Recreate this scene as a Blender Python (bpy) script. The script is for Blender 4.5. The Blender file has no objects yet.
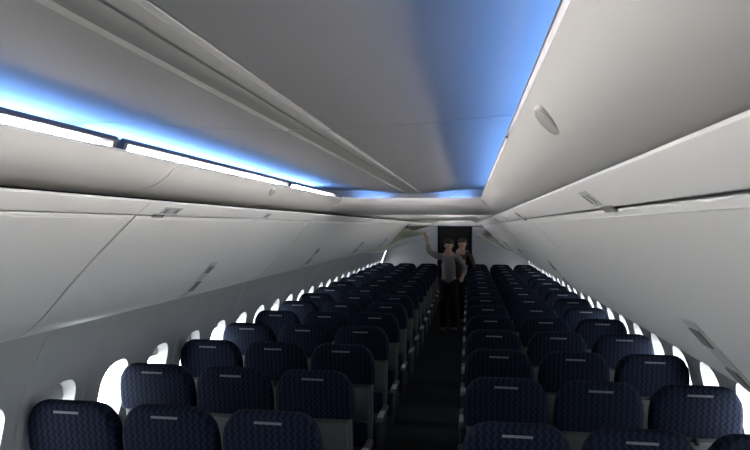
import bpy, bmesh, math, random
from mathutils import Vector, Matrix
random.seed(4)
sc = bpy.context.scene
COL = sc.collection
CZ = 1.98                      # eye height of the photographer
R = math.radians

# ------------------------------------------------------------------ materials
def mat(name, col, rough=.5, spec=.4, metal=0., bump=0., bscale=300., var=0.):
    m = bpy.data.materials.new(name); m.use_nodes = True
    nt = m.node_tree; b = nt.nodes['Principled BSDF']
    b.inputs['Base Color'].default_value = (*col, 1)
    b.inputs['Roughness'].default_value = rough
    b.inputs['Metallic'].default_value = metal
    b.inputs['Specular IOR Level'].default_value = spec
    tc = nt.nodes.new('ShaderNodeTexCoord')
    nz = nt.nodes.new('ShaderNodeTexNoise'); nz.inputs['Scale'].default_value = bscale
    nt.links.new(tc.outputs['Object'], nz.inputs['Vector'])
    if bump:
        bp = nt.nodes.new('ShaderNodeBump'); bp.inputs['Strength'].default_value = bump
        bp.inputs['Distance'].default_value = .002
        nt.links.new(nz.outputs['Fac'], bp.inputs['Height']); nt.links.new(bp.outputs['Normal'], b.inputs['Normal'])
    if var:
        rp = nt.nodes.new('ShaderNodeValToRGB')
        rp.color_ramp.elements[0].color = (*[c * (1 - var) for c in col], 1)
        rp.color_ramp.elements[1].color = (*[min(1, c * (1 + var)) for c in col], 1)
        nt.links.new(nz.outputs['Fac'], rp.inputs['Fac']); nt.links.new(rp.outputs['Color'], b.inputs['Base Color'])
    return m

def emit(name, col, s):
    m = bpy.data.materials.new(name); m.use_nodes = True
    nt = m.node_tree; nt.nodes.clear()
    e = nt.nodes.new('ShaderNodeEmission'); e.inputs[0].default_value = (*col, 1); e.inputs[1].default_value = s
    o = nt.nodes.new('ShaderNodeOutputMaterial'); nt.links.new(e.outputs[0], o.inputs[0])
    return m

def chevron(name):
    m = mat(name, (.02, .03, .07), .85, .15)
    nt = m.node_tree; b = nt.nodes['Principled BSDF']
    N, L = nt.nodes.new, nt.links.new
    tc = next(n for n in nt.nodes if n.type == 'TEX_COORD')
    sp = N('ShaderNodeSeparateXYZ'); L(tc.outputs['Object'], sp.inputs[0])
    def mth(op, a, bb):
        n = N('ShaderNodeMath'); n.operation = op
        for i, v in enumerate((a, bb)):
            if isinstance(v, (int, float)): n.inputs[i].default_value = v
            else: L(v, n.inputs[i])
        return n.outputs[0]
    tri = mth('PINGPONG', sp.outputs['Z'], .017)
    s = mth('SINE', mth('MULTIPLY', mth('ADD', sp.outputs['X'], mth('MULTIPLY', tri, .75)), 2 * math.pi / .030), 0)
    rp = N('ShaderNodeValToRGB'); L(mth('MULTIPLY_ADD', s, .5), rp.inputs['Fac'])
    rp.inputs['Fac'].links[0].from_node.inputs[2].default_value = .5
    rp.color_ramp.elements[0].position = .35; rp.color_ramp.elements[0].color = (.005, .007, .015, 1)
    rp.color_ramp.elements[1].position = .75; rp.color_ramp.elements[1].color = (.013, .019, .042, 1)
    L(rp.outputs['Color'], b.inputs['Base Color'])
    return m

M = dict(
    panel=mat('valance_plastic', (.52, .513, .495), .55, .2, bump=.03, bscale=500),
    bin=mat('bin_plastic', (.78, .77, .74), .36, .4, bump=.03, bscale=420),
    shell=mat('bin_shell_plastic', (.30, .30, .285), .6, .2),
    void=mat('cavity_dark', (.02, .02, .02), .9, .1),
    ends=mat('bin_side_plastic', (.50, .51, .40), .5, .3),
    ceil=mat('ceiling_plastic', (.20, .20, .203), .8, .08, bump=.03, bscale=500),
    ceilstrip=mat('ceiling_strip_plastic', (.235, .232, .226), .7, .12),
    wall=mat('sidewall_plastic', (.56, .57, .57), .5, .3, bump=.04, bscale=420),
    reveal=mat('window_reveal_plastic', (.72, .72, .71), .4, .4),
    shade=mat('window_shade_plastic', (.42, .43, .43), .5, .3),
    carpet=mat('aisle_carpet', (.022, .026, .028), .95, .05, bump=.5, bscale=260, var=.35),
    housing=mat('light_housing_metal', (.02, .022, .035), .6, .5),
    cover=chevron('navy_chevron_cloth'),
    greyback=mat('seat_back_plastic', (.085, .088, .088), .5, .3, bump=.05),
    tray=mat('tray_table_plastic', (.09, .094, .094), .45, .35, bump=.04),
    black=mat('black_plastic', (.012, .012, .014), .4, .4),
    cushion=mat('cushion_cloth', (.012, .016, .036), .9, .1, bump=.3),
    tag=mat('care_tag_cloth', (.19, .20, .23), .7, .2),
    cap=mat('armrest_pad', (.34, .34, .33), .5, .3),
    arm=mat('armrest_plastic', (.035, .036, .04), .45, .35),
    alu=mat('brushed_aluminium', (.45, .45, .46), .35, .5, 1.),
    latch=mat('latch_plastic', (.58, .575, .55), .35, .5),
    latchdark=mat('latch_recess', (.22, .22, .21), .6, .2),
    sign=mat('placard_grey', (.48, .485, .46), .5, .3),
    lens=mat('oval_lamp_lens', (.50, .50, .48), .25, .5),
    bulk=mat('bulkhead_laminate', (.48, .49, .49), .55, .3, bump=.05),
    galley=mat('galley_laminate', (.05, .048, .045), .5, .3),
    curtain=mat('curtain_cloth', (.012, .014, .02), .9, .1),
    skin=mat('skin', (.42, .24, .17), .55, .3),
    hair=mat('hair_brown', (.05, .03, .02), .6, .3, bump=.4),
    greyshirt=mat('grey_shirt_cloth', (.21, .20, .19), .85, .1, bump=.3),
    darkcloth=mat('dark_cloth', (.018, .016, .018), .85, .1, bump=.3),
    brown=mat('brown_jacket_cloth', (.07, .045, .04), .85, .1, bump=.3),
    badge=mat('white_badge', (.85, .87, .86), .4, .4),
    eye=mat('eye_white', (.7, .68, .66), .3, .5),
    white_light=emit('white_lamp', (1.0, .925, .85), 162.),
    blue_light=emit('blue_lamp', (.19, .415, 1.0), 66.),
)
def glass():
    m = bpy.data.materials.new('window_acrylic'); m.use_nodes = True
    nt = m.node_tree; nt.nodes.clear()
    t = nt.nodes.new('ShaderNodeBsdfTransparent'); t.inputs[0].default_value = (.95, .97, .98, 1)
    g = nt.nodes.new('ShaderNodeBsdfGlossy'); g.inputs['Roughness'].default_value = .05
    x = nt.nodes.new('ShaderNodeMixShader'); x.inputs[0].default_value = .06
    o = nt.nodes.new('ShaderNodeOutputMaterial')
    nt.links.new(t.outputs[0], x.inputs[1]); nt.links.new(g.outputs[0], x.inputs[2]); nt.links.new(x.outputs[0], o.inputs[0])
    return m
M['glass'] = glass()

# ------------------------------------------------------------------ mesh helpers
class MB:
    def __init__(self): self.v = []; self.f = []
    def add(self, vs, fs):
        o = len(self.v); self.v += [tuple(p) for p in vs]; self.f += [tuple(i + o for i in f) for f in fs]; return self
    def box(self, x0, x1, y0, y1, z0, z1, b=0.):
        if b:
            bm = bmesh.new(); bmesh.ops.create_cube(bm, size=1)
            for v in bm.verts:
                v.co = Vector(((x0 + x1) / 2 + v.co.x * (x1 - x0), (y0 + y1) / 2 + v.co.y * (y1 - y0), (z0 + z1) / 2 + v.co.z * (z1 - z0)))
            bmesh.ops.bevel(bm, geom=bm.edges[:] , offset=b, segments=3, affect='EDGES', profile=.5)
            bm.verts.index_update()
            self.add([v.co for v in bm.verts], [[v.index for v in f.verts] for f in bm.faces]); bm.free()
            return self
        return self.add([(x0, y0, z0), (x1, y0, z0), (x1, y1, z0), (x0, y1, z0), (x0, y0, z1), (x1, y0, z1), (x1, y1, z1), (x0, y1, z1)],
                 [(0, 3, 2, 1), (4, 5, 6, 7), (0, 1, 5, 4), (1, 2, 6, 5), (2, 3, 7, 6), (3, 0, 4, 7)])
    def loft(self, rings, cap0=True, cap1=True):
        n = len(rings[0]); vs = [p for r in rings for p in r]; fs = []
        for k in range(len(rings) - 1):
            for i in range(n):
                j = (i + 1) % n
                fs.append((k * n + i, k * n + j, (k + 1) * n + j, (k + 1) * n + i))
        if cap0: fs.append(tuple(reversed(range(n))))
        if cap1: fs.append(tuple(range((len(rings) - 1) * n, len(rings) * n)))
        return self.add(vs, fs)
    def prism(self, poly, y0, y1):            # closed (x,z) polygon extruded along y
        return self.loft([[(x, y0, z) for x, z in poly], [(x, y1, z) for x, z in poly]])
    def tube(self, a, b, r0, r1=None, n=12):
        r1 = r0 if r1 is None else r1
        a, b = Vector(a), Vector(b); d = (b - a).normalized()
        u = d.orthogonal().normalized(); w = d.cross(u)
        return self.loft([[a + (u * math.cos(t) + w * math.sin(t)) * r0 for t in [2 * math.pi * i / n for i in range(n)]],
                          [b + (u * math.cos(t) + w * math.sin(t)) * r1 for t in [2 * math.pi * i / n for i in range(n)]]])
    def ball(self, c, rx, ry, rz, n=16, m=10):
        rings = []
        for k in range(1, m):
            a = -math.pi / 2 + math.pi * k / m
            rings.append([(c[0] + rx * math.cos(a) * math.cos(2 * math.pi * i / n), c[1] + ry * math.cos(a) * math.sin(2 * math.pi * i / n), c[2] + rz * math.sin(a)) for i in range(n)])
        return self.loft(rings)
    def build(self, name, m, parent=None, loc=(0, 0, 0), ang=32):
        me = bpy.data.meshes.new(name); me.from_pydata(self.v, [], self.f); 
        bm = bmesh.new(); bm.from_mesh(me); bmesh.ops.recalc_face_normals(bm, faces=bm.faces); bm.to_mesh(me); bm.free()
        for p in me.polygons: p.use_smooth = True
        me.set_sharp_from_angle(angle=R(ang))
        me.materials.append(m if not isinstance(m, str) else M[m])
        o = bpy.data.objects.new(name, me); COL.objects.link(o); o.location = loc
        if parent: o.parent = parent
        return o

def tag(o, label=None, cat=None, group=None, kind=None):
    if label: o['label'] = label
    if cat: o['category'] = cat
    if group: o['group'] = group
    if kind: o['kind'] = kind
    return o
def empty(name, loc):
    o = bpy.data.objects.new(name, None); COL.objects.link(o); o.location = loc; o.empty_display_size = .1
    return o
def structure(o): o['kind'] = 'structure'; return o

def catmull(P, n=5):
    out = []
    for i in range(len(P) - 1):
        p0 = Vector(P[max(0, i - 1)]); p1 = Vector(P[i]); p2 = Vector(P[i + 1]); p3 = Vector(P[min(len(P) - 1, i + 2)])
        for k in range(n):
            t = k / n
            out.append(tuple(.5 * ((2 * p1) + (p2 - p0) * t + (2 * p0 - 5 * p1 + 4 * p2 - p3) * t * t + (3 * p1 - p0 - 3 * p2 + p3) * t ** 3)))
    out.append(tuple(P[-1])); return out
def thick(P, t):                              # polyline -> closed band, t>0 offsets to the left of travel
    P = [Vector(p) for p in P]; Q = []
    for i, p in enumerate(P):
        d = (P[min(len(P) - 1, i + 1)] - P[max(0, i - 1)]).normalized()
        Q.append(p + Vector((-d.y, d.x)) * t)
    return [tuple(p) for p in P] + [tuple(q) for q in reversed(Q)]
def side(poly, s): return [(s * x, z + CZ) for x, z in poly]
def rrect(cx, cy, w, h, r, n=5):
    r = min(r, w * .999, h * .999); pts = []
    for sx, sy, a0 in ((1, 1, 0), (-1, 1, 90), (-1, -1, 180), (1, -1, 270)):
        for k in range(n + 1):
            a = R(a0 + 90 * k / n)
            pts.append((cx + sx * (w - r) + r * math.cos(a), cy + sy * (h - r) + r * math.sin(a)))
    return pts
ORD = ['first', 'second', 'third', 'fourth', 'fifth', 'sixth', 'seventh', 'eighth', 'ninth', 'tenth', 'eleventh', 'twelfth', 'thirteenth', 'fourteenth', 'fifteenth']
SIDE = {-1: 'left-side', 1: 'right-side'}
YB, YF = -2.7, 18.2                            # rear and front ends of the cabin
YBULK = 14.9

# ------------------------------------------------------------------ setting: floor, side walls, roof, ends
structure(MB().box(-1.72, 1.72, YB, YF, -.06, 0).build('floor', 'carpet'))
RC, ZC = 1.79, .62
def wx(z): return math.sqrt(max(.01, RC * RC - (z - ZC) ** 2))
WY0, WP = 2.88, .508
WK = range(-10, 24)
HW, HZ0, HZ1, HR = .137, .775, 1.19, .118
def sidewall(s):
    mb = MB()
    def P(y, z, o=0.): return (s * (wx(z) + o), y, z)
    zc = (HZ0 + HZ1) / 2; hh = (HZ1 - HZ0) / 2
    for k in WK:
        yc = WY0 + WP * k
        inner = rrect(0, 0, HW, hh, HR, 6)
        def outer(a, b):                       # project onto the bay rectangle
            W, H0, H1 = WP / 2, zc - .66, 1.36 - zc
            t = min(W / abs(a) if abs(a) > 1e-6 else 9e9, (H1 / b if b > 0 else -H0 / b) if abs(b) > 1e-6 else 9e9)
            return a * t, b * t
        rings = []
        for q in (0, .08, .3, .6, .86, 1.):
            ring = []
            for a, b in inner:
                oa, ob = outer(a, b)
                y = a + (oa - a) * q; z = b + (ob - b) * q
                e = abs(y) / (WP / 2)
                bul = -.010 * math.exp(-(q / .12) ** 2) + .012 * max(0, (e - .86) / .14)
                ring.append(P(yc + y, zc + z, bul))
            rings.append(ring)
        # corner points of the bay so the rectangle closes
        mb.loft(rings, False, False)
        n = len(inner)
        for sy in (-1, 1):
            for zb in (.66, 1.36):
                c = (sy * WP / 2, zb - zc)
                best = sorted(range(n), key=lambda i: (outer(*inner[i])[0] - c[0]) ** 2 + (outer(*inner[i])[1] - c[1]) ** 2)[:2]
                e = .012
                mb.add([rings[-1][best[0]], rings[-1][best[1]], P(yc + c[0], zb, e)], [(0, 1, 2)])
        for z0, z1, nn in ((0, .66, 8), (1.36, 1.64, 8)):
            for i in range(nn):
                a, b = z0 + (z1 - z0) * i / nn, z0 + (z1 - z0) * (i + 1) / nn
                ys = [-WP / 2, -WP / 2 * .86, 0, WP / 2 * .86, WP / 2]; es = [.012, 0, 0, 0, .012]
                for j in range(4):
                    mb.add([P(yc + ys[j], a, es[j]), P(yc + ys[j + 1], a, es[j + 1]), P(yc + ys[j + 1], b, es[j + 1]), P(yc + ys[j], b, es[j])], [(0, 1, 2, 3)])
    yl = WY0 + WP * (WK[-1] + .5)
    for i in range(16):
        a, b = 1.64 * i / 16, 1.64 * (i + 1) / 16
        mb.add([P(yl, a), P(YF, a), P(YF, b), P(yl, b)], [(0, 1, 2, 3)])
    yb = WY0 + WP * (WK[0] - .5)
    for i in range(16):
        a, b = 1.64 * i / 16, 1.64 * (i + 1) / 16
        mb.add([P(YB, a), P(yb, a), P(yb, b), P(YB, b)], [(0, 1, 2, 3)])
    return structure(mb.build('wall_left' if s < 0 else 'wall_right', 'wall', ang=50))
sidewall(-1); sidewall(1)

def window_meshes():
    out = {}
    for s in (-1, 1):
        zc = (HZ0 + HZ1) / 2; hh = (HZ1 - HZ0) / 2
        fr = MB(); rings = []
        for (f, o, g) in ((1.0, -.010, 1.), (.985, .004, 1.), (.93, .03, 1.), (.86, .062, 1.), (.85, .075, 1.)):
            rings.append([(s * (wx(zc + b * f) + o), a * f, zc + b * f) for a, b in rrect(0, 0, HW, hh, HR, 6)])
        fr.loft(rings, False, False)
        pn = MB(); pn.add([(s * (wx(zc + b * .86) + .07), a * .86, zc + b * .86) for a, b in rrect(0, 0, HW, hh, HR, 6)], [tuple(range(28))])
        sh = []
        for fr_ in (.10, .16, .24):
            m = MB(); zlo = HZ1 - .03 - fr_ * (HZ1 - HZ0)
            # slab shaped to the top of the opening
            pts = [(a * .89, zc + b * .89) for a, b in rrect(0, 0, HW, hh, HR, 6) if zc + b * .89 >= zlo]
            xs = [p[0] for p in pts]; pts = sorted(pts, key=lambda p: -p[0])
            poly = pts + [(min(xs), zlo), (max(xs), zlo)]
            m.loft([[(s * (wx(z) + .048), y, z) for y, z in poly], [(s * (wx(z) + .055), y, z) for y, z in poly]])
            sh.append(m)
        out[s] = (fr, pn, sh)
    return out
WM = window_meshes(); wn = 0
proto = {}
for s in (-1, 1):
    fr, pn, shs = WM[s]
    a = fr.build('window_proto', 'reveal', ang=60).data; b = pn.build('pane', 'glass').data; cs = [q.build('shade', 'shade').data for q in shs]
    proto[s] = (a, b, cs)
for o in list(COL.objects):
    if o.name.split('.')[0] in ('window_proto', 'pane', 'shade'): bpy.data.objects.remove(o)
SHADE = {(-1, 0): 2, (-1, 1): None, (-1, 2): 1, (-1, 3): 2, (-1, 4): 0}
for s in (-1, 1):
    for k in WK:
        wn += 1
        a, b, cs = proto[s]
        w = bpy.data.objects.new('window_%d' % wn, a); COL.objects.link(w); w.location = (0, WY0 + WP * k, 0); structure(w)
        g = bpy.data.objects.new('pane', b); COL.objects.link(g); g.parent = w
        i = SHADE.get((s, k), random.choice((0, 0, 1, None)))
        if i is not None:
            h = bpy.data.objects.new('shade', cs[i]); COL.objects.link(h); h.parent = w
        # daylight portal in the opening
        L = bpy.data.lights.new('window_daylight', 'AREA'); L.shape = 'RECTANGLE'; L.size = .36; L.size_y = .24
        L.cycles.is_portal = True
        lo = bpy.data.objects.new('window_daylight', L); COL.objects.link(lo)
        z = (HZ0 + HZ1) / 2
        lo.location = (s * (wx(z) + .10), WY0 + WP * k, z); lo.rotation_euler = (0, R(90) * s, 0)

# outer roof skin closing the space above the bins
mb = MB(); arc = []
for i in range(33):
    t = R(-25 + 230 * i / 32); arc.append((1.90 * math.cos(t), .66 + 1.90 * math.sin(t)))
arc = [(x, z) for x, z in arc if z > 1.5]
mb.prism(thick(arc, -.03), YB, YF)
structure(mb.build('roof', 'void'))
for y, nm in ((YB - .05, 'wall_rear'), (YF, 'wall_front')):
    structure(MB().box(-1.95, 1.95, y, y + .05, -.06, 2.62).build(nm, 'bulk'))

# ceiling pans (gull-wing section), centre strip, lowered cross panel
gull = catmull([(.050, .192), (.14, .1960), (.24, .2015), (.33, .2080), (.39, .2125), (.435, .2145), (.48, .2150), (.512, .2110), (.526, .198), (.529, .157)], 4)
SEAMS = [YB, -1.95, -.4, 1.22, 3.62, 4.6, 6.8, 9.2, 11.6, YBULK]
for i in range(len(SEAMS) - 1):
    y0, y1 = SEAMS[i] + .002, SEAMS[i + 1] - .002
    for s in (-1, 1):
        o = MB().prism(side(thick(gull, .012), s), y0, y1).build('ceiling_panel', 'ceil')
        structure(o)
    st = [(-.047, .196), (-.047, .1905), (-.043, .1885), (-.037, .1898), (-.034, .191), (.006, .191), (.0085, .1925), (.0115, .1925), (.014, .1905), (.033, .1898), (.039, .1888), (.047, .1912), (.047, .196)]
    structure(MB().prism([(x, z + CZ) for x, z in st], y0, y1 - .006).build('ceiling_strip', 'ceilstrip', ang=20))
XP0, XP1 = 3.62, 4.60
def cross_panel(y0, y1, r=.17):
    a = .386; n = 12; path = []
    for k in range(n + 1):
        t = R(90 * k / n); path.append(((-a + r - r * math.cos(t), y0 - r + r * math.sin(t)), (-math.cos(t), math.sin(t))))
    for k in range(1, 12): path.append(((-a + r + (2 * a - 2 * r) * k / 12, y0), (0, 1)))
    for k in range(n + 1):
        t = R(90 * k / n); path.append(((a - r + r * math.sin(t), y0 - r + r * math.cos(t)), (math.sin(t), math.cos(t))))
    prof = catmull([(0, .150), (.005, .141), (.018, .124), (.038, .110), (.062, .098), (.090, .090), (.12, .085)], 3)
    rows = []
    for (px, py), (nx, ny) in path:
        row = [(px + nx * d, py + ny * d, CZ + z) for d, z in prof]
        t = min((y1 - py) / ny if ny > 1e-6 else 9, (.52 - abs(px)) / abs(nx) if abs(nx) > 1e-6 else 9)
        t = max(t, .1205)
        row += [(px + nx * (.12 + (t - .12) * f), py + ny * (.12 + (t - .12) * f), CZ + .085 - .004 * f) for f in (.4, 1)]
        rows.append(row)
    m = len(rows[0]); vs = [p for w_ in rows for p in w_]; N = len(vs)
    vs += [(x, y, z + .012) for x, y, z in vs]; fs = []
    for i in range(len(rows) - 1):
        for k in range(m - 1):
            q = (i * m + k, (i + 1) * m + k, (i + 1) * m + k + 1, i * m + k + 1)
            fs.append(q); fs.append(tuple(v + N for v in reversed(q)))
        for k in (0, m - 1): fs.append((i * m + k, (i + 1) * m + k, (i + 1) * m + k + N, i * m + k + N))
    for i in (0, len(rows) - 1):
        for k in range(m - 1): fs.append((i * m + k, i * m + k + 1, i * m + k + 1 + N, i * m + k + N))
    return structure(MB().add(vs, fs).build('ceiling_cross_panel', 'panel', ang=60))
cross_panel(XP0, XP1)
cross_panel(8.25, 9.2)  # second cross panel, added to hide the bright far white lenses from the camera
# upstands closing the coves at both ends of the lowered part
for y, z in ((XP0 + .085, .125), (XP1 - .015, .095), (8.28, .155), (9.185, .095)):
    structure(MB().box(-.51, .51, y, y + .012, CZ + z, CZ + .26).build('ceiling_upstand', 'ceil'))
# header above the front bulkheads
structure(MB().box(-1.1, 1.1, YBULK, YBULK + .04, CZ + .0, CZ + .30).build('wall_header', 'panel'))

# valance panels between the light coves and the bins
val = catmull([(.386, .150), (.3975, .1385), (.411, .1245), (.429, .1095), (.451, .0970), (.485, .0865), (.54, .0805), (.61, .0765)], 4)
val = val + [(.618, .079), (.62, .09)]
LSEAM = [1.45 + 1.778 * k for k in range(-2, 8)]
RSEAM = [1.95 + 1.778 * k for k in range(-2, 8)]
tn = 0
for s, seams in ((-1, LSEAM), (1, RSEAM)):
    ss = [YB] + [y for y in seams if YB + .3 < y < YBULK - .3] + [YBULK]
    for y0, y1 in zip(ss, ss[1:]):
        tn += 1
        structure(MB().prism(side(thick(val, .008), s), y0 + .003, y1 - .003).build('trim_%d' % tn, 'panel', ang=50))
    # dark backing of the gap above the bins
    tn += 1
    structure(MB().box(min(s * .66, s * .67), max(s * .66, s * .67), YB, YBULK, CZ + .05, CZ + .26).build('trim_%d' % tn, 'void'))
    # underside of the bin row, out to the side wall
    tn += 1
    structure(MB().prism(side(thick([(1.11, -.362), (1.25, -.387), (1.40, -.413), (1.475, -.424), (1.49, -.43), (1.50, -.445)], .015), s), YB, YBULK).build('trim_%d' % tn, 'bin'))

# ------------------------------------------------------------------ overhead bins
bprof = catmull([(.507, .0235), (.501, .0215), (.507, .0140), (.530, -.0085), (.555, -.032), (.62, -.096), (.68, -.160), (.735, -.222), (.78, -.266), (.835, -.296), (.91, -.317), (1.10, -.357)], 5)
rail = [(.62, .062), (.470, .062), (.461, .060), (.459, .056), (.463, .051), (.4945, .0252), (.502, .0252), (.51, .034), (.62, .05)]
def rot(p, a, pv=(1.15, .0)):
    x, z = p[0] - pv[0], p[1] - pv[1]
    return (pv[0] + x * math.cos(a) - z * math.sin(a), pv[1] + x * math.sin(a) + z * math.cos(a))
def make_bin(s, y0, y1, label, opened):
    root = empty('overhead_bin', (s * .95, y0, 1.6))
    def b(mb, name, m, par=root, ang=40):
        o = mb.build(name, m, None, ang=ang)
        for v in o.data.vertices: v.co -= root.location
        o.parent = par; return o
    tag(root, label, 'overhead bin', 'overhead bins along the cabin')
    a = R(17) if opened else 0
    prof = [rot(p, a) for p in bprof]
    g0, g1 = y0 + .005, y1 - .005
    b(MB().prism(side(thick(prof, .010), s), g0, g1), 'bucket', 'bin')
    rl = b(MB().prism(side(rail, s), y0 + .001, y1 - .001), 'rail', 'bin', ang=25)
    # fixed shell: top, outer back and end partitions
    top = thick([(.60, .052), (1.10, .03), (1.34, -.10), (1.46, -.39)], -.012)
    b(MB().prism(side(top, s), y0 + .002, y1 - .002), 'shell', 'shell')
    if not opened:
        back = thick([(x + .014 * .7, z - .0) for x, z in [rot(p, 0) for p in bprof]], .010)
        # soft grey gasket lining the joint between neighbouring buckets
        gk = MB()
        gk.prism(side(thick([(x + .006, z + .005) for x, z in bprof], .014), s), y1 - .012, y1 - .002)
        b(gk, 'gasket', 'shell')
    endp = [(x, z) for x, z in bprof[13:]] + [(1.10, -.05), (.66, .01)]
    endp = [rot(p, a) for p in endp]
    for q, (ya, yb_) in enumerate(((g0 + .001, g0 + .012), (g1 - .012, g1 - .001))):
        # pulled just inside the bucket skin
        c = [((x - .9) * .985 + .9, (z + .15) * .985 - .15 + .003) for x, z in endp]
        b(MB().prism(side(c, s), ya, yb_), 'side_panel', 'ends')
    # latch let into the lower curve of the bucket
    ym = (y0 + y1) / 2
    def strip(i0, i1, ya, yb_, off, t):
        P = [bprof[i] for i in range(i0, i1)]
        Q = thick(P, -off)[len(P):][::-1]
        Q = [rot(p, a) for p in Q]
        return MB().prism(side(thick(Q, -t), s), ya, yb_)
    la = b(strip(29, 44, ym - .030, ym + .030, .0005, .0035), 'latch', 'latch')
    def sub(mb, name, m):
        o = mb.build(name, m, None)
        for v in o.data.vertices: v.co -= root.location
        o.parent = la; return o
    sub(strip(30, 33, ym - .021, ym + .021, .004, .003), 'push_plate', 'latchdark')
    sub(strip(35, 40, ym - .021, ym + .021, .004, .003), 'handle', 'latchdark')
    return root
k = 0
for s, seams, first_open in ((-1, LSEAM, 8.4), (1, RSEAM, 8.8)):
    n = 0
    for y0, y1 in zip(seams, seams[1:]):
        if y0 > YBULK - .6: continue
        y1 = min(y1, YBULK - .01); y0 = max(y0, YB + .01)
        op = y0 > first_open
        n += 1
        lab = '%s white %s overhead bin, %s from the camera in the %s row of bins' % ('lowered open' if op else 'closed', 'plastic', ORD[n - 1], SIDE[s])
        make_bin(s, y0, y1, lab, op)

# small fittings on the rails: row placards and joint clips
def rail_point(u, off=.0):                     # along the sloping face of the rail
    p0, p1 = Vector((.463, .051)), Vector((.494, .0275)); d = (p1 - p0); nrm = Vector((d.y, -d.x)).normalized()
    return p0 + d * u - nrm * (-off)
def placard(s, y, w, label):
    p0, p1 = rail_point(.18), rail_point(.92); d = (p1 - p0).normalized(); nrm = Vector((d.y, -d.x))
    if nrm.x > 0: nrm = -nrm
    poly = [p0, p1, p1 + nrm * .002, p0 + nrm * .002]
    o = MB().prism(side([tuple(p) for p in poly], s), y - w / 2, y + w / 2).build('row_placard', 'sign')
    tag(o, label, 'placard', 'small placards on the bin rails')
    q0, q1 = rail_point(.34), rail_point(.76)
    for dy in (-.3, .3):
        poly = [q0 + nrm * .002, q1 + nrm * .002, q1 + nrm * .003, q0 + nrm * .003]
        MB().prism(side([tuple(p) for p in poly], s), y + dy * w - w * .07, y + dy * w + w * .07).build('pictogram', 'latchdark', o)
placard(-1, 1.60, .10, 'small grey placard on the left-side bin rail just past the first joint')
placard(-1, 2.42, .05, 'small grey placard on the left-side bin rail above the first latch')
placard(1, .86, .045, 'grey placard on the right-side bin rail nearest the oval lamp')
placard(1, 2.06, .05, 'small grey placard on the right-side bin rail just past the joint')
placard(1, 2.75, .05, 'small grey placard on the right-side bin rail, third of that rail')
placard(1, 3.70, .05, 'small grey placard on the right-side bin rail, farther along past the third')
def clip(s, y, label):
    poly = [(.4925, .0265), (.5005, .0205), (.4995, .0185), (.4910, .0250)]
    tag(MB().prism(side(poly, s), y - .03, y + .03).build('rail_clip', 'latchdark'), label, 'clip', 'dark clips under the bin rails')
clip(1, .83, 'dark clip under the right-side bin rail below the placard')
clip(-1, 1.56, 'dark clip under the left-side bin rail at the joint')
clip(1, 2.02, 'dark clip under the right-side bin rail at the farther joint')

# oval lamps on the valance panels
def oval(s, y, label):
    c = Vector((.4125, .1235)); d = Vector((.044, -.0275)).normalized(); nrm = Vector((d.y, -d.x))
    def pt(a, b, h):
        p = c + d * a + nrm * h; return (s * p.x, y + b, p.y + CZ)
    N = 28
    def ring(f, h): return [pt((.020 * math.cos(2 * math.pi * i / N) + .002 * math.sin(2 * math.pi * i / N)) * f, (.026 * math.cos(2 * math.pi * i / N) - .026 * math.sin(2 * math.pi * i / N)) * f, h) for i in range(N)]
    root = MB().loft([ring(1.12, -.006), ring(1.12, .0015), ring(1.05, .003), ring(.95, .003), ring(.93, .002)]).build('oval_lamp', 'panel', ang=60)
    MB().loft([ring(.93, .001), ring(.92, .0028), ring(.6, .0042), ring(.2, .0047)]).build('lens', 'lens', root, ang=60)
    tag(root, label, 'lamp', 'oval lamps on the ceiling panels')
oval(1, .76, 'oval grey lamp lens set in the right-side curved ceiling panel')
oval(-1, 2.27, 'small oval grey lamp lens set in the left-side panel below the white tube')

# cove light fixtures (white lens facing the aisle, blue strip facing the ceiling)
segs = [(-2.62, -1.27), (-1.25, -.04), (-.02, 1.19), (1.215, 2.43), (2.455, 3.33)] + [(4.63 + 1.15 * i, 4.63 + 1.15 * i + 1.13) for i in range(3)] + [(9.23 + 1.4 * i, 9.23 + 1.4 * i + 1.38) for i in range(4)]
names = {0: 'behind the camera', 1: 'beside the camera', 2: 'beginning the visible run', 3: 'second of the run', 4: 'ending the run before the cross panel'}
for s in (-1, 1):
    for i, (y0, y1) in enumerate(segs):
        root = empty('cove_light', (s * .41, y0, CZ + .15))
        lab = '%s cove light with white lens, %s' % (SIDE[s], names[i]) if i < 5 else '%s cove light beyond the cross panel, %s along from it' % (SIDE[s], ORD[i - 5])
        tag(root, lab, 'light', 'cove lights along the ceiling')
        def b(mb, name, m):
            o = mb.build(name, m)
            for v in o.data.vertices: v.co -= root.location
            o.parent = root
        hs = [(.530, .1505), (.402, .1505), (.402, .1525), (.436, .1545), (.436, .1715), (.389, .1688), (.388, .1712), (.394, .1802), (.397, .1810), (.403, .174), (.44, .1725), (.485, .1560), (.530, .1560)]
        b(MB().prism(side(hs, s), y0, y1), 'housing', 'housing')
        ln = [(.4355, .1555), (.4320, .1560), (.4305, .163), (.4320, .170), (.4355, .1705)]
        b(MB().prism(side(ln, s), y0 + .02, y1 - .02), 'lens', 'white_light')
        ld = [(.488, .1565), (.520, .1565), (.520, .180), (.513, .180)]
        b(MB().prism(side(ld, s), y0 + .01, y1 - .01), 'led_strip', 'blue_light')
        for yy in (y0 + .008, y1 - .008):
            b(MB().prism(side([(.43, .153), (.397, .151), (.394, .162), (.391, .178), (.43, .178)], s), yy - .007, yy + .007), 'end_cap', 'housing')

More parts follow.
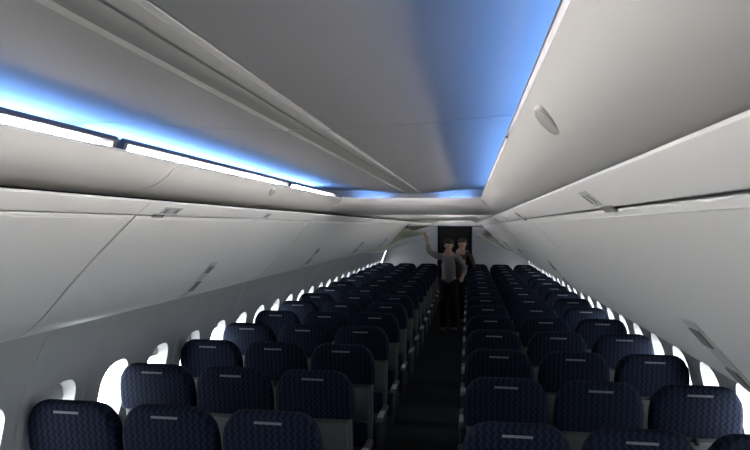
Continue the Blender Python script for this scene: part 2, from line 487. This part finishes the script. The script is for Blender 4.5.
# short blue cove lights behind the rounded lip of the cross panel
for s in (-1, 1):
    y = XP0 + .045
    root = empty('cove_light', (s * .24, y, CZ + .14))
    tag(root, 'short blue cove light crosswise behind the cross panel lip, %s' % SIDE[s], 'light', 'cove lights along the ceiling')
    for mb, nm, m in ((MB().box(min(s * .14, s * .35), max(s * .14, s * .35), y, y + .025, CZ + .128, CZ + .142, .003), 'housing', 'housing'),
                      (MB().box(min(s * .15, s * .34), max(s * .15, s * .34), y + .006, y + .019, CZ + .142, CZ + .146), 'led_strip', 'blue_light')):
        o = mb.build(nm, m)
        for v in o.data.vertices: v.co -= root.location
        o.parent = root

# ------------------------------------------------------------------ seats
ZT = 1.16
def ry(z): return (ZT - z) * .19
def seat_rings(rows, y_off=0.):
    out = []
    for z, w, t, r in rows:
        y0 = ry(z) + y_off
        out.append([(x, y, z) for x, y in rrect(0, y0 + t / 2, w, t / 2, r, 4)])
    return out
def seat_parts(root, aisle_dir, is_window, is_aisle):
    cov = [(.885, .219, .10, .03), (.89, .2245, .108, .035), (.94, .227, .11, .035), (1.0, .226, .11, .035), (1.045, .2215, .108, .035), (1.08, .213, .104, .035),
           (1.105, .198, .098, .034), (1.125, .185, .09, .032), (1.141, .168, .078, .03), (1.152, .148, .06, .026), (1.158, .128, .042, .02), (1.160, .108, .022, .01)]
    rr = []
    for (z, w, t, r) in cov:
        y0 = ry(z) + (.11 - t) * .28
        rr.append([(x, y, z) for x, y in rrect(0, y0 + t / 2, w, t / 2, r, 4)])
    head = MB().loft(rr).build('headrest_cover', 'cover', root, ang=60)
    # stitched care tag under the top edge
    t = MB(); z0, z1 = 1.110, 1.120
    t.add([(-.062, ry(z0) + .0015, z0), (.062, ry(z0) + .0015, z0), (.062, ry(z1) + .0035, z1), (-.062, ry(z1) + .0035, z1),
           (-.062, ry(z0) - .0025, z0), (.062, ry(z0) - .0025, z0), (.062, ry(z1) - .0005, z1), (-.062, ry(z1) - .0005, z1)],
          [(0, 1, 2, 3), (4, 5, 6, 7), (0, 1, 5, 4), (1, 2, 6, 5), (2, 3, 7, 6), (3, 0, 4, 7)])
    t.build('care_tag', 'tag', head)
    MB().loft(seat_rings([(.36, .17, .06, .02), (.42, .195, .075, .03), (.60, .205, .08, .03), (.88, .209, .085, .03), (.93, .205, .07, .03)], .014)).build('backrest', 'greyback', root, ang=60)
    # upholstered front of the backrest
    MB().loft(seat_rings([(.46, .18, .03, .012), (.5, .20, .05, .02), (.7, .205, .055, .022), (.885, .205, .045, .02)], .085)).build('back_cushion', 'cushion', root, ang=60)
    # folded tray table on the rear face
    tr = MB()
    tr.loft([[(x, ry(z) + .016 - d, z) for x, z in rrect(0, .745, .188 - i, .115 - i, .02, 4)] for d, i in ((0, 0), (.016, 0), (.02, .004))])
    tray = tr.build('tray_table', 'tray', root, ang=45)
    MB().box(-.010, .010, ry(.868) - .014, ry(.868) + .012, .845, .882, .004).build('latch', 'black', tray)
    # literature pocket
    MB().loft([[(x, ry(z) + .02 - d, z) for x, z in rrect(0, .52, .17 - i, .09 - i, .02, 4)] for d, i in ((0, 0), (.022, .0), (.03, .012))]).build('literature_pocket', 'cushion', root, ang=45)
    c0 = ry(.45) + .075
    MB().box(-.212, .212, c0, c0 + .46, .36, .47, .035).build('seat_cushion', 'cushion', root)
    MB().box(-.20, .20, c0 - .04, c0 + .44, .30, .362, .012).build('seat_pan', 'arm', root)
    arms = [aisle_dir] + ([-aisle_dir] if is_window else [])
    for d in arms:
        x = d * .2413
        am = MB()
        am.box(x - .0225, x + .0225, .155, .60, .555, .600, .012)
        am.box(x - .018, x + .018, .16, .25, .34, .57, .008)
        if is_aisle and d == aisle_dir:
            am.box(x - .016, x + .016, .20, .58, .36, .56, .01)
        arm = am.build('armrest', 'arm', root)
        MB().box(x - .021, x + .021, .24 if is_aisle else .30, .40 if is_aisle else .52, .596, .610, .006).build('pad', 'cap', arm)
    for y in (.20, .50):
        lg = MB(); lg.tube((0, y, .31), (0, y + (.06 if y > .3 else -.02), .02), .018, .016)
        lg.box(-.03, .03, y - .06, y + .12, 0.0, .022, .006)
        lg.build('leg', 'alu', root)
def tree_copy(o, par=None):
    c = o.copy(); COL.objects.link(c); c.parent = par
    for ch in list(o.children): tree_copy(ch, c)
    return c
SX = [.524 + .488 * i for i in range(3)]
KIND = ['aisle', 'middle', 'window']
NR = 15
for s in (-1, 1):
    for i in range(3):
        first = None
        for r in range(NR):
            if first is None:
                o = empty('passenger_seat', (0, 0, 0)); seat_parts(o, -s, i == 2, i == 0); first = o
            else:
                o = tree_copy(first)
            o.location = (s * SX[i] - ((.018, .012, .003)[i] if s < 0 else 0), 2.62 + .787 * r, 0)
            tag(o, 'navy chevron-covered %s seat in the %s row from the camera, %s block' % (KIND[i], ORD[r], SIDE[s]), 'seat', 'passenger seats either side of the aisle')

# ------------------------------------------------------------------ front of the cabin
for s in (-1, 1):
    mb = MB()
    poly = [(s * .42, 0), (s * .42, 1.97), (s * .60, 1.97), (s * 1.20, 1.80), (s * 1.44, 1.60)] + [(s * wx(z) - s * .01, z) for z in (1.5, 1.3, 1.0, .7, .4, .1)] + [(s * (wx(0) - .02), 0)]
    mb.prism(poly, YBULK, YBULK + .04)
    structure(mb.build('wall_bulkhead', 'bulk'))
    tn += 1
    structure(MB().box(min(s * .405, s * .432), max(s * .405, s * .432), YBULK - .01, YBULK + .05, 0, 1.97, .006).build('trim_%d' % tn, 'alu'))
for s in (-1, 1):
    c = MB(); n = 40; pts = []
    for i in range(n + 1):
        u = i / n; pts.append((s * (.36 + .14 * u), YBULK + .12 + .018 * math.sin(u * 2 * math.pi * 5)))
    P2 = pts + [(x, y + .006) for x, y in reversed(pts)]
    c.loft([[(x, y, .06) for x, y in P2], [(x, y, 1.98) for x, y in P2]])
    tag(c.build('curtain', 'curtain'), 'dark curtain gathered at the %s edge of the far doorway' % ('left-side' if s < 0 else 'right-side'), 'curtain', 'curtains at the far doorway')
g = empty('galley_unit', (0, 17.0, 0))
tag(g, 'dark galley unit closing the aisle at the far end', 'galley')
MB().box(-1.3, 1.3, 0, .6, 0, 2.03, .01).build('cabinet_body', 'galley', g)
for i in range(4):
    x0 = -1.2 + .6 * i
    d = MB().box(x0 + .01, x0 + .59, -.02, 0, .1, 1.0, .006).build('door', 'galley', g)
    MB().box(x0 + .1, x0 + .5, -.035, -.02, .9, .93, .004).build('handle', 'alu', d)
    d = MB().box(x0 + .01, x0 + .59, -.02, 0, 1.25, 1.95, .006).build('door', 'galley', g)
    MB().box(x0 + .26, x0 + .34, -.035, -.02, 1.3, 1.33, .004).build('handle', 'alu', d)
structure(MB().box(-1.4, 1.4, YBULK + .05, 17.6, 2.05, 2.08).build('ceiling_entry', 'void'))

# ------------------------------------------------------------------ people in the aisle
def skinned(name, chains, m, parent, lv=2):
    """chains: list of [(x,y,z,r), ...]; equal points are shared so that limbs join."""
    vs, rad, ed, idx = [], [], [], {}
    for ch in chains:
        prev = None
        for x, y, z, r in ch:
            key = (round(x, 4), round(y, 4), round(z, 4))
            if key not in idx:
                idx[key] = len(vs); vs.append((x, y, z)); rad.append(r)
            if prev is not None and prev != idx[key]: ed.append((prev, idx[key]))
            prev = idx[key]
    me = bpy.data.meshes.new(name); me.from_pydata(vs, ed, [])
    o = bpy.data.objects.new(name, me); COL.objects.link(o); o.parent = parent
    sk = o.modifiers.new('skin', 'SKIN'); sk.use_smooth_shade = True
    layer = me.skin_vertices[0].data
    for i, r in enumerate(rad):
        rr = r if isinstance(r, tuple) else (r, r)
        layer[i].radius = rr; layer[i].use_root = (i == 0)
    ss = o.modifiers.new('sub', 'SUBSURF'); ss.levels = lv; ss.render_levels = lv
    me.materials.append(M[m])
    return o
def person(loc, rz, label, shirt, trousers, arms, lean, badge=False, hairlong=False):
    """local: facing -Y; arms: two (elbow, wrist, fingertip direction)."""
    root = empty('person', loc); root.rotation_euler = (0, 0, rz)
    tag(root, label, 'person')
    lx, lyy = lean
    P = lambda x, y, z: (x + lx * max(0, z - .9) / .7, y + lyy * max(0, z - .9) / .7, z)
    pel = P(0, 0, .95); waist = P(0, .0, 1.10); chest = P(0, 0, 1.28); neck0 = P(0, 0, 1.43); neck1 = P(0, -.01, 1.52)
    head = P(0, -.02, 1.60)
    ch = [[(*pel, .125), (*waist, .115), (*chest, .13), (*neck0, .07), (*neck1, .052)]]
    shirt_ch = [[(*P(0, 0, .86), .13), (*pel, .145), (*waist, .135), (*chest, .15), (*neck0, .075)]]
    tr_ch = []
    for sd in (-1, 1):
        hip = P(sd * .09, 0, .90); knee = (sd * .10, -.01, .50); ank = (sd * .105, .02, .09)
        ch.append([(*pel, .125), (*hip, .085), (*knee, .055), (*ank, .038), (sd * .11, -.10, .045, .036), (sd * .112, -.17, .035, .03)])
        tr_ch.append([(*pel, .14), (*hip, .098), (*knee, .072), (sd * .105, .015, .07, .058)])
        sho = P(sd * .175, 0, 1.40); el, wr, hd = arms[0 if sd < 0 else 1]
        ch.append([(*neck0, .07), (*sho, .058), (*el, .042), (*wr, .028)])
        shirt_ch.append([(*neck0, .075), (*sho, .072), (*el, .057), tuple(Vector(el) * .25 + Vector(wr) * .75) + (.046,)])
        w = Vector(wr); h = Vector(hd).normalized(); side_ = h.cross(Vector((0, -1, .2))).normalized(); nn = side_.cross(h)
        palm = w + h * .06
        ch.append([(*wr, .028), (*palm, .032)])
        for q, ln in ((-1.5, .055), (-.5, .07), (.5, .075), (1.5, .065)):
            b0 = palm + side_ * q * .017 + h * .02; b1 = b0 + h * ln * .55 + nn * .008; b2 = b1 + h * ln * .4 + nn * .022
            ch.append([(*palm, .032), (*b0, .0095), (*b1, .0085), (*b2, .007)])
        t0 = w + h * .03 + side_ * .03; t1 = t0 + h * .03 + side_ * .025
        ch.append([(*palm, .032), (*t0, .011), (*t1, .009)])
    ch.append([(*neck1, .052), (*P(0, -.012, 1.565), .06), (*P(0, -.02, 1.63), .083), (*P(0, -.01, 1.70), .07)])
    body = skinned('body', ch, 'skin', root)
    # face: nose, eyes, ears
    hx, hy, hz = P(0, -.02, 1.62)
    f = MB(); f.ball((hx, hy - .088, hz), .013, .018, .022); f.ball((hx - .078, hy + .01, hz), .012, .02, .03); f.ball((hx + .078, hy + .01, hz), .012, .02, .03)
    f.ball((hx, hy - .075, hz - .045), .024, .012, .007)
    f.build('face', 'skin', root, ang=60)
    e = MB(); e.ball((hx - .03, hy - .074, hz + .025), .012, .008, .008); e.ball((hx + .03, hy - .074, hz + .025), .012, .008, .008); e.build('eyes', 'eye', root, ang=60)
    hh = MB(); hh.ball((hx, hy + .018, hz + .055), .088, .092, .075, 20, 12)
    hh.ball((hx, hy + .05, hz + .0), .08, .06, .085 if not hairlong else .14, 20, 12)
    hh.build('hair', 'hair', root, ang=60)
    skinned('shirt', shirt_ch, shirt, root)
    skinned('trousers', tr_ch, trousers, root)
    for sd in (-1, 1):
        s = MB(); s.box(sd * .11 - .048, sd * .11 + .048, -.21, .07, 0, .085, .03); s.build('shoe', 'black', root)
    if badge:
        x, y, z = P(.075, -.165, 1.26)
        MB().box(x - .03, x + .03, y - .004, y, z - .045, z + .045).build('badge', 'badge', root)
    return root
person((-.04, 11.7, 0), 0, 'person in a grey shirt and dark trousers reaching up to an open bin', 'greyshirt', 'darkcloth',
       [((-.36, -.06, 1.50), (-.40, -.10, 1.72), (-.3, -.1, 1)), ((.30, .02, 1.18), (.26, -.16, 1.05), (-.2, -.6, -.6))], (0, 0))
person((.10, 12.75, 0), 0, 'person in dark brown clothes with a white badge standing behind the grey shirt', 'brown', 'darkcloth',
       [((-.24, .05, 1.15), (-.14, -.16, 1.10), (.6, -.6, 0)), ((.33, .04, 1.15), (.30, -.14, .98), (0, -.5, -.8))], (.10, 0), True, True)

# ------------------------------------------------------------------ daylight and camera
w = bpy.data.worlds.new('overcast_sky'); sc.world = w; w.use_nodes = True
bg = w.node_tree.nodes['Background']; bg.inputs[0].default_value = (.90, .95, 1, 1); bg.inputs[1].default_value = 12.0

cam = bpy.data.cameras.new('camera'); co = bpy.data.objects.new('camera', cam); COL.objects.link(co)
cam.sensor_width = 36; cam.lens = 36 * 625 / 750; cam.clip_start = .02
co.matrix_world = Matrix.Translation((.32, 0, CZ)) @ Matrix.Rotation(R(8.5), 4, 'Z') @ Matrix.Rotation(R(90.06), 4, 'X') @ Matrix.Rotation(R(.3), 4, 'Z')
sc.camera = co
sc.view_settings.view_transform = 'Standard'; sc.view_settings.look = 'None'
sc.view_settings.gamma = 1; sc.view_settings.use_curve_mapping = False
sc.view_settings.exposure = 0.0
sc.cycles.use_denoising = True
sc.cycles.max_bounces = 10; sc.cycles.diffuse_bounces = 6
